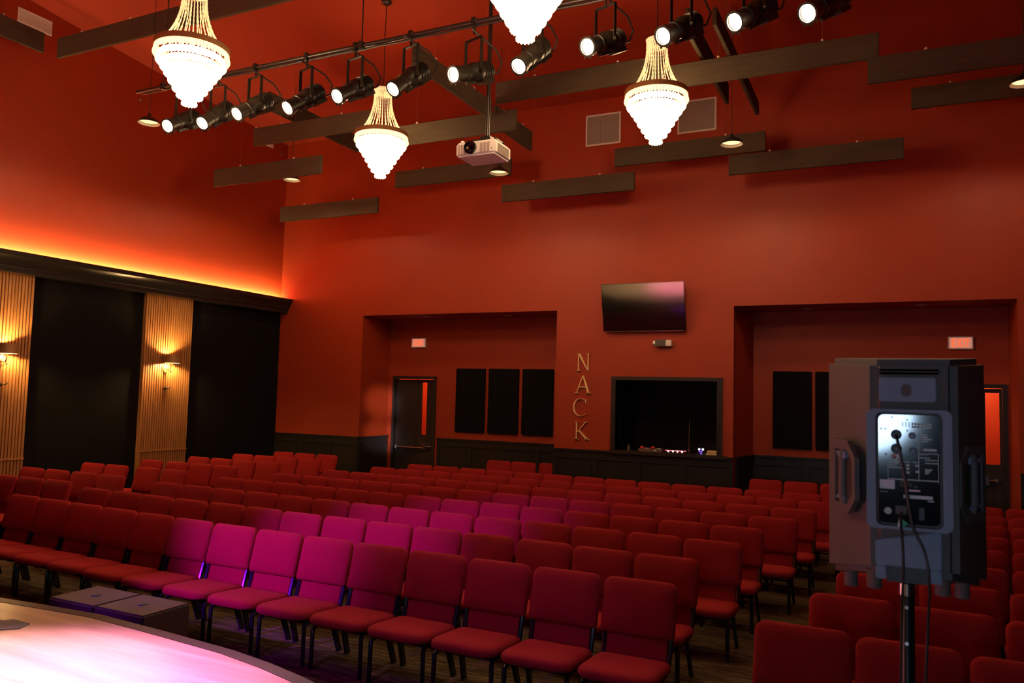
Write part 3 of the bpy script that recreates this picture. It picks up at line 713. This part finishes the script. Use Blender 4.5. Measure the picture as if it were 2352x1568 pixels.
ROWX = [(-8.54, -1.55, 14), (-8.50, -1.61, 14), (-8.36, -1.43, 14), (-8.20, -1.38, 14), (-7.97, -1.16, 14), (-7.77, -1.06, 14), (-7.50, -.84, 14), (-7.32, -1.13, 13)]
R1 = [(-8.54 + k * .5377, 5.30 + .27 * (1 - k / 13) ** 1.6) for k in range(14)]
for r in range(8):
    x0, x1, n = ROWX[r]
    for k in range(n):
        if r == 0: x, y = R1[k]
        else:
            x = x0 + (x1 - x0) * k / (n - 1) + random.uniform(-.006, .006); y = ROWY[r] - .028 * (x + 4.9) + random.uniform(-.015, .015)
        chair(x, y, R(random.uniform(-.3, .3)), f'red fabric chair, {ORD[k]} from the left in the {ROWN[r]} row of centre block', 'red chairs of the centre block')
LB = [(5.75, [-9.62]), (6.64, [-11.15, -10.62, -10.17, -9.63]), (7.47, [-11.3, -10.77, -10.22, -9.66]), (8.46, [-11.32, -10.84, -10.13, -9.59]), (9.40, [-11.15, -10.57, -10.2, -9.67]), (10.33, [-11.08, -10.56, -10.10, -9.52]), (11.3, [-11.0, -10.53, -10.0, -9.5]), (12.22, [-10.84, -10.32, -9.83])]
LN = ['front', 'second', 'third', 'fourth', 'fifth', 'sixth', 'seventh', 'rearmost']
for r, (y, xs) in enumerate(LB):
    for k, x in enumerate(xs):
        lab = f'dim red chair, {ORD[k]} from the left wall in the {LN[r]} row of the left block' if len(xs) > 1 else 'dim red chair at the left view edge, front row of the left block'
        # keep neighbours from touching
        if k and x - xs[k - 1] < .515: x = xs[k - 1] + .515; xs[k] = x
        chair(x, y + .03 * (x + 10.4), R(random.uniform(-.3, .3)), lab, 'red chairs of the left block')
RB = [(4.64, [-.46, .06, .58, 1.10, 1.62]), (5.52, [-.25, .29, .82, 1.35]), (6.33, [-.14, .40, .93, 1.45]), (7.12, [0, .52, 1.04, 1.56]), (8.0, [.1, .62, 1.14]), (8.82, [.2, .72, 1.24]), (9.65, [.28, .8, 1.32]), (10.5, [.36, .88, 1.4]), (11.4, [.42, .94, 1.46])]
RN = ['front', 'second', 'third', 'fourth', 'fifth', 'sixth', 'seventh', 'eighth', 'rearmost']
for r, (y, xs) in enumerate(RB):
    for k, x in enumerate(xs):
        chair(x, y - .10 * (x - .2) * (r < 3), R(random.uniform(-.3, .3)), f'dark red chair, {ORD[k]} from the aisle in the {RN[r]} row of the right block', 'red chairs of the right block')
for k, x in enumerate((-6.68, -6.17, -5.66)):
    chair(x, 13.38 if k < 2 else 13.5, 0, ('left one of red chairs standing before the three acoustic panels', 'middle red chair standing before the three acoustic panels', 'red chair at alcove edge beside the letter wall')[k], 'red chairs in the alcoves')
for k, x in enumerate((-1.83, -1.31, -.78)):
    chair(x, 13.1, 0, ('left one of red chairs under acoustic panels behind the loudspeaker', 'middle one of red chairs under acoustic panels behind the loudspeaker', 'red chair behind the loudspeaker edge under acoustic panels')[k], 'red chairs in the alcoves')

# ------------------------------------------------------------------ loudspeaker on its stand
SX, SY, SZ0, SZ1 = .024, 2.44, 1.622, 2.195
t = thing('loudspeaker', 'black powered loudspeaker on a pole, its lit back panel facing us', 'speaker', (SX, SY, 0))
def zt(y): return 2.195 + (y / .16) * .0105
def zb(y): return 1.582 - (y / .16) * .034
body = MB()
poly = [(-.198, .15), (.198, .15), (.198, .07), (.116, -.155), (-.074, -.155), (-.198, .07)]
body.rings([[(x, y, zb(y) + .02) for x, y in poly], [(x, y, zt(y)) for x, y in poly]], M['plastic'])
put('cabinet', body.mesh('cabinet', bevel=.017, seg=4), t)
YR = -.155
# spine: raised column around the control panel
sp = MB()
PX0, PX1, PZ0, PZ1 = -.062, .079, 1.765, 2.042
def ringprism(o, i, y0, y1, m, mb):
    n = len(o)
    for k in range(n):
        j = (k + 1) % n
        mb.prism([o[k], o[j], i[j], i[k]], y0, y1, m, 'y')
cx_, cz_ = (PX0 + PX1) / 2, (PZ0 + PZ1) / 2
def off(poly, cx, cz): return [(x + cx, z + cz) for x, z in poly]
outer = off(rr(.196, .305, .018, .018), cx_, cz_); inner = off(rr(PX1 - PX0 + .012, PZ1 - PZ0 + .012, .016, .016), cx_, cz_)
ringprism(outer, inner, YR - .020, YR + .01, M['plate'], sp)
put('panel_bezel', sp.mesh('panel_bezel'), t)
pn = MB(); pn.prism(off(rr(PX1 - PX0, PZ1 - PZ0, .014, .014), cx_, cz_), YR - .006, YR + .004, M['gloss'], 'y')
panel = put('control_panel', pn.mesh('control_panel', smooth=False), t)
up = MB(); up.prism(off(rr(.132, .062, .007, .007), .006, 2.107), YR - .012, YR + .01, M['plate'], 'y'); plate = put('upper_plate', up.mesh('upper_plate', bevel=.002), t)
put('plate_badge', MB().prism(off(rr(.024, .032, .011, .011), .004, 2.105), YR - .0135, YR - .011, M['plastic'], 'y'), plate)
tp = MB(); tp.prism([(-.070, 2.146), (.085, 2.146), (.085, 2.160), (-.070, 2.160)], YR - .006, YR + .03, M['plastic'], 'y'); put('top_lip', tp.mesh('top_lip', bevel=.006), t)
lo = MB()
arch = [(-.045, SZ0 + .0), (-.045, SZ0 + .035), (-.035, SZ0 + .05), (.045, SZ0 + .05), (.055, SZ0 + .035), (.055, SZ0)]
lo.prism([(-.070, SZ0 - .0), (-.045, SZ0), (-.045, SZ0 + .035), (-.070, SZ0 + .035)], YR - .012, YR + .02, M['plate'], 'y')
lo.prism([(.055, SZ0), (.080, SZ0), (.080, SZ0 + .035), (.055, SZ0 + .035)], YR - .012, YR + .02, M['plate'], 'y')
lo.prism([(-.070, SZ0 + .035), (.080, SZ0 + .035), (.080, SZ0 + .130), (-.070, SZ0 + .098)], YR - .012, YR + .02, M['plate'], 'y')
put('lower_plate', lo.mesh('lower_plate', bevel=.003), t)
put('socket_recess', MB().bx(-.044, .054, YR - .004, YR + .01, SZ0 - .005, SZ0 + .05, M['cable']), t)
# printed marks and controls on the panel: local panel coordinates u (0..1 left-right) and v (0..1 top-bottom)
W_, H_ = PX1 - PX0, PZ1 - PZ0
def U(u): return PX0 + u * W_
def V(v): return PZ1 - v * H_
pm = MB(); y0, y1 = YR - .0072, YR - .006
def mark(u0, v0, u1, v1, m=M['print']): pm.bx(U(u0), U(u1), y0, y1, V(v1), V(v0), m)
for k in range(8): mark(.40 + k * .052, .065, .415 + k * .052, .11)
mark(.55, .075, .87, .088); mark(.55, .10, .87, .118)
for k, e in enumerate((.80, .82, .88, .82)): mark(.71, .175 + k * .02, e, .185 + k * .02)
mark(.74, .305, .95, .325); mark(.67, .345, .82, .358); mark(.67, .385, .84, .392); mark(.76, .405, .97, .412); mark(.76, .432, .97, .44)
for a in ((.66, .10, .668, .605), (.97, .345, .978, .612), (.155, .43, .163, .595), (.155, .592, .98, .600), (.155, .43, .52, .437), (.56, .43, .665, .437), (.67, .345, .97, .351)): mark(*a)
for k, (a, b_) in enumerate(((.17, .33), (.17, .30), (.17, .40))): mark(a, .445 + k * .02, b_, .452 + k * .02)
for a, b_ in ((.46, .455), (.46, .485), (.46, .52), (.61, .455), (.61, .51)): mark(a, b_, a + .05, b_ + .018)
for k in range(3): mark(.76, .49 + k * .017, .88 - k * .03, .50 + k * .017)
mark(.36, .60, .50, .66, M['plastic']); mark(.50, .685, .68, .70, M['sticker'])
mark(.46, .735, .88, .765); mark(.41, .735, .44, .765); mark(.80, .775, .90, .785)
mark(.03, .715, .15, .719)
for k in range(3): mark(.40 + k * .09, .625 + k * .012, .46 + k * .09, .645 + k * .012, M['plastic'])
put('printed_marks', pm, panel, label='pale printed lines and marks')
put('sticker', MB().bx(U(.02), U(.27), YR - .0075, YR - .006, V(.688), V(.605), M['sticker']), panel, label='pale pink sticker')
for u, v, m in ((.30, .185, 'cable'), (.30, .315, 'cable')): put('input_jack', MB().lathe([(.001, .010), (.011, .010), (.013, .006), (.013, 0)], M[m], 16, Matrix.Translation((U(u), YR - .006, V(v))) @ RT), panel)
for u, v in ((.56, .19), (.57, .33)): put('control_knob', MB().lathe([(.001, .012), (.007, .012), (.009, 0)], M['plate'], 14, Matrix.Translation((U(u), YR - .006, V(v))) @ RT), panel)
for u, v, m in ((.26, .385, 'red_plastic'), (.335, .378, 'print'), (.285, .405, 'print')): put('phono_jack', MB().lathe([(.001, .010), (.0055, .010), (.0065, 0)], M[m], 12, Matrix.Translation((U(u), YR - .006, V(v))) @ RT), panel)
for u, v in ((.23, .025), (.05, .135), (.12, .135), (.125, .37), (.48, .045), (.48, .145)): put('panel_screw', MB().lathe([(.001, .0025), (.0022, .002), (.0026, 0)], M['cable'], 8, Matrix.Translation((U(u), YR - .006, V(v))) @ RT), panel)
put('power_button', MB().lathe([(.001, .006), (.008, .005), (.0095, 0)], M['print'], 16, Matrix.Translation((U(.155), YR - .006, V(.89))) @ RT), panel, label='pale round button')
put('power_inlet', MB().box((U(.37), YR - .009, V(.875)), (.026, .008, .020), M['plastic']), panel)
put('power_switch', MB().box((U(.70), YR - .008, V(.90)), (.012, .006, .030), M['cable']), panel)
put('cable_tag', MB().prism([(U(.34), V(.93)), (U(.385), V(.93)), (U(.37), V(1.02)), (U(.31), V(1.02))], YR - .026, YR - .022, M['white'], 'y'), t, label='white cable tag')
put('cable_tag', MB().prism([(U(.39), V(.95)), (U(.48), V(.985)), (U(.40), V(1.03)), (U(.375), V(1.0))], YR - .027, YR - .023, M['green'], 'y'), t, label='green cable tag')
# handles on the tapered sides
for s in (-1, 1):
    ang = math.atan2(.10, .225)
    mx = Matrix.Translation((s * .158 + .004, -.040, 1.868)) @ Matrix.Rotation(-s * ang, 4, 'Z')   # local x is outward
    hd = MB(); o_ = [(-.100, -.055), (-.050, -.098), (.055, -.098), (.055, .098), (-.050, .098), (-.100, .055)] ; i_ = [(-.080, -.044), (-.042, -.074), (.038, -.074), (.038, .074), (-.042, .074), (-.080, .044)]
    n = 6
    for k in range(n):
        j = (k + 1) % n
        hd.prism([o_[k], o_[j], i_[j], i_[k]], s * -.006, s * .007, M['plastic'], 'x', mx)
    for z in (-.064, .064): hd.prism([(-.045, z - .012 * (z > 0)), (-.01, z - .02 * (1 if z > 0 else -1)), (.03, z + .002), (-.04, z + .004)], s * .0, s * .010, M['plate'], 'x', mx)
    hd.prism(i_, s * -.002, s * .003, M['cable'], 'x', mx)
    hd.tube([(s * .002, -.018, -.074), (s * .006, -.018, -.05), (s * .006, -.018, .05), (s * .002, -.018, .074)], .011, M['plastic'], 10, True, mx)
    put('handle', hd, t)
for sx, sy in ((-.075, -.09), (.085, -.09), (-.14, .09), (.14, .09)): put('rubber_foot', MB().cyl((sx, sy, zb(sy) - .018), (sx, sy, zb(sy) + .03), .019, M['rubber'], seg=14), t)
for pts, nm in (([(U(.30), YR - .012, V(.19)), (U(.33), YR - .05, V(.27)), (U(.44), YR - .045, V(.60)), (U(.55), YR - .03, V(1.0)), (.042, YR - .025, 1.70), (.052, YR - .02, 1.62), (.050, YR + .05, 1.5), (.040, YR + .09, 1.25), (.035, YR + .10, .9), (.06, YR + .10, .3), (.09, YR + .0, .02)], 'signal_cable'),
                ([(U(.37), YR - .012, V(.90)), (U(.36), YR - .045, V(.96)), (U(.37), YR - .03, V(1.05)), (-.006, YR - .025, 1.68), (-.008, YR - .02, 1.6), (-.010, YR + .05, 1.5), (-.014, YR + .09, 1.25), (-.012, YR + .10, .9), (-.04, YR + .10, .3), (-.10, YR - .02, .02)], 'power_cable')):
    cu = []
    P = [Vector(p) for p in pts]
    for i in range(len(P) - 1):
        p0, p1, p2, p3 = P[max(i - 1, 0)], P[i], P[i + 1], P[min(i + 2, len(P) - 1)]
        for k in range(5):
            u = k / 5; cu.append(.5 * ((2 * p1) + (p2 - p0) * u + (2 * p0 - 5 * p1 + 4 * p2 - p3) * u * u + (3 * p1 - p0 - 3 * p2 + p3) * u ** 3))
    cu.append(P[-1])
    put(nm, MB().tube(cu, .0036, M['cable'], 7), t)
t = thing('speaker_stand', 'black tripod pole stand carrying the loudspeaker', 'speaker stand', (SX + .004, SY, 0))
put('pole', MB().cyl((0, 0, .45), (0, 0, 1.60), .0185, M['steel'], seg=18), t)
put('lower_tube', MB().cyl((0, 0, .12), (0, 0, .95), .024, M['steel'], seg=16), t)
put('pole_collar', MB().cyl((0, 0, 1.555), (0, 0, 1.586), .0215, M['chrome'], seg=18), t, label='chrome collar')
for z in (1.525, 1.43): put('pole_pin', MB().cyl((-.002, -.017, z), (-.002, -.0225, z), .005, M['chrome'], seg=8), t)
put('locking_hub', MB().cyl((0, 0, .88), (0, 0, .98), .036, M['plastic'], seg=16), t)
for k in range(3):
    a = R(90 + 120 * k); l = MB(); l.tube([(.03 * cos(a), .03 * sin(a), .62), (.50 * cos(a), .50 * sin(a), .018)], .0125, M['steel'], 8); l.tube([(.025 * cos(a), .025 * sin(a), .16), (.24 * cos(a), .24 * sin(a), .33)], .008, M['steel'], 6)
    lg = put('leg', l, t); put('rubber_foot', MB().ball((.50 * cos(a), .50 * sin(a), .018), .018, M['cable'], 8, 6), lg)

# ------------------------------------------------------------------ lights of the place, and an added spot pair
lamp('lobby_light', 'POINT', (-9.0, 15.0, 2.7), 110, (1, .55, .24), shadow_soft_size=.12)
lamp('lobby_light', 'POINT', (1.1, 15.0, 2.7), 85, (1, .55, .24), shadow_soft_size=.12)
o = lamp('stage_wash_magenta', 'SPOT', (-7.5, -2.8, 4.5), 16500, (.20, .004, .76), spot_size=R(15.5), spot_blend=1, shadow_soft_size=.10); aim(o, (-4.85, 5.55, .80))
o = lamp('stage_wash_violet', 'SPOT', (-2.9, .2, 5.6), 400, (.28, .03, 1), spot_size=R(36), spot_blend=.7, shadow_soft_size=.10); aim(o, (-3.0, 4.3, 0))
o = lamp('stage_wash_pink', 'SPOT', (-3.9, 5.6, 6.4), 9000, (1, .30, 1), spot_size=R(31), spot_blend=.8, shadow_soft_size=.12); aim(o, (-3.8, 2.1, .5))
o = lamp('stage_wash_rose', 'SPOT', (-6.1, 5.6, 6.4), 33000, (1, .27, .64), spot_size=R(23), spot_blend=1, shadow_soft_size=.12); aim(o, (-6.0, 1.75, .5))
o = lamp('stage_panel_cool', 'AREA', (-.22, -3.4, 2.02), 40, (.52, .74, 1), shape='DISK', size=.75); aim(o, (.03, 2.3, 1.85))

for z_ in (1.85, 1.15):  # added spots imitating a pale sheen on the left alcove's side wall
    o = lamp('added_alcove_spot', 'SPOT', (1.4, -2.0, 2.9), 15000, (.85, .80, .95), spot_size=R(2.7), spot_blend=1, shadow_soft_size=.06); aim(o, (-9.8, 13.95, z_))

# ------------------------------------------------------------------ camera
yaw, pit, roll, f = .4511, .0687, .0254, 1814.9
cam = bpy.data.cameras.new('camera'); cam.sensor_width = 36; cam.lens = f / 2352 * 36; cam.clip_start = .05
co = bpy.data.objects.new('camera', cam); COL.objects.link(co); co.location = (0, 0, 2.065)
cyw, syw = cos(yaw), sin(yaw); cp, sp_ = cos(pit), sin(pit)
right = Vector((cyw, syw, 0)); fw = Vector((-syw * cp, cyw * cp, sp_)); upv = right.cross(fw)
cr_, sr_ = cos(roll), sin(roll)
r2 = right * cr_ + upv * sr_; u2 = upv * cr_ - right * sr_
co.matrix_world = Matrix(((r2.x, u2.x, -fw.x, 0), (r2.y, u2.y, -fw.y, 0), (r2.z, u2.z, -fw.z, 2.065), (0, 0, 0, 1)))
cam.dof.use_dof = True; cam.dof.focus_distance = 8.5; cam.dof.aperture_fstop = 5.6
sc.camera = co

wd = bpy.data.worlds.new('world'); sc.world = wd; wd.use_nodes = True
wd.node_tree.nodes['Background'].inputs[0].default_value = (0, 0, 0, 1)
sc.view_settings.view_transform = 'Standard'; sc.view_settings.look = 'None'
sc.view_settings.exposure = 0; sc.view_settings.gamma = 1
sc.view_settings.use_curve_mapping = False
sc.cycles.use_denoising = True
sc.cycles.max_bounces = 8
sc.cycles.sample_clamp_indirect = 10
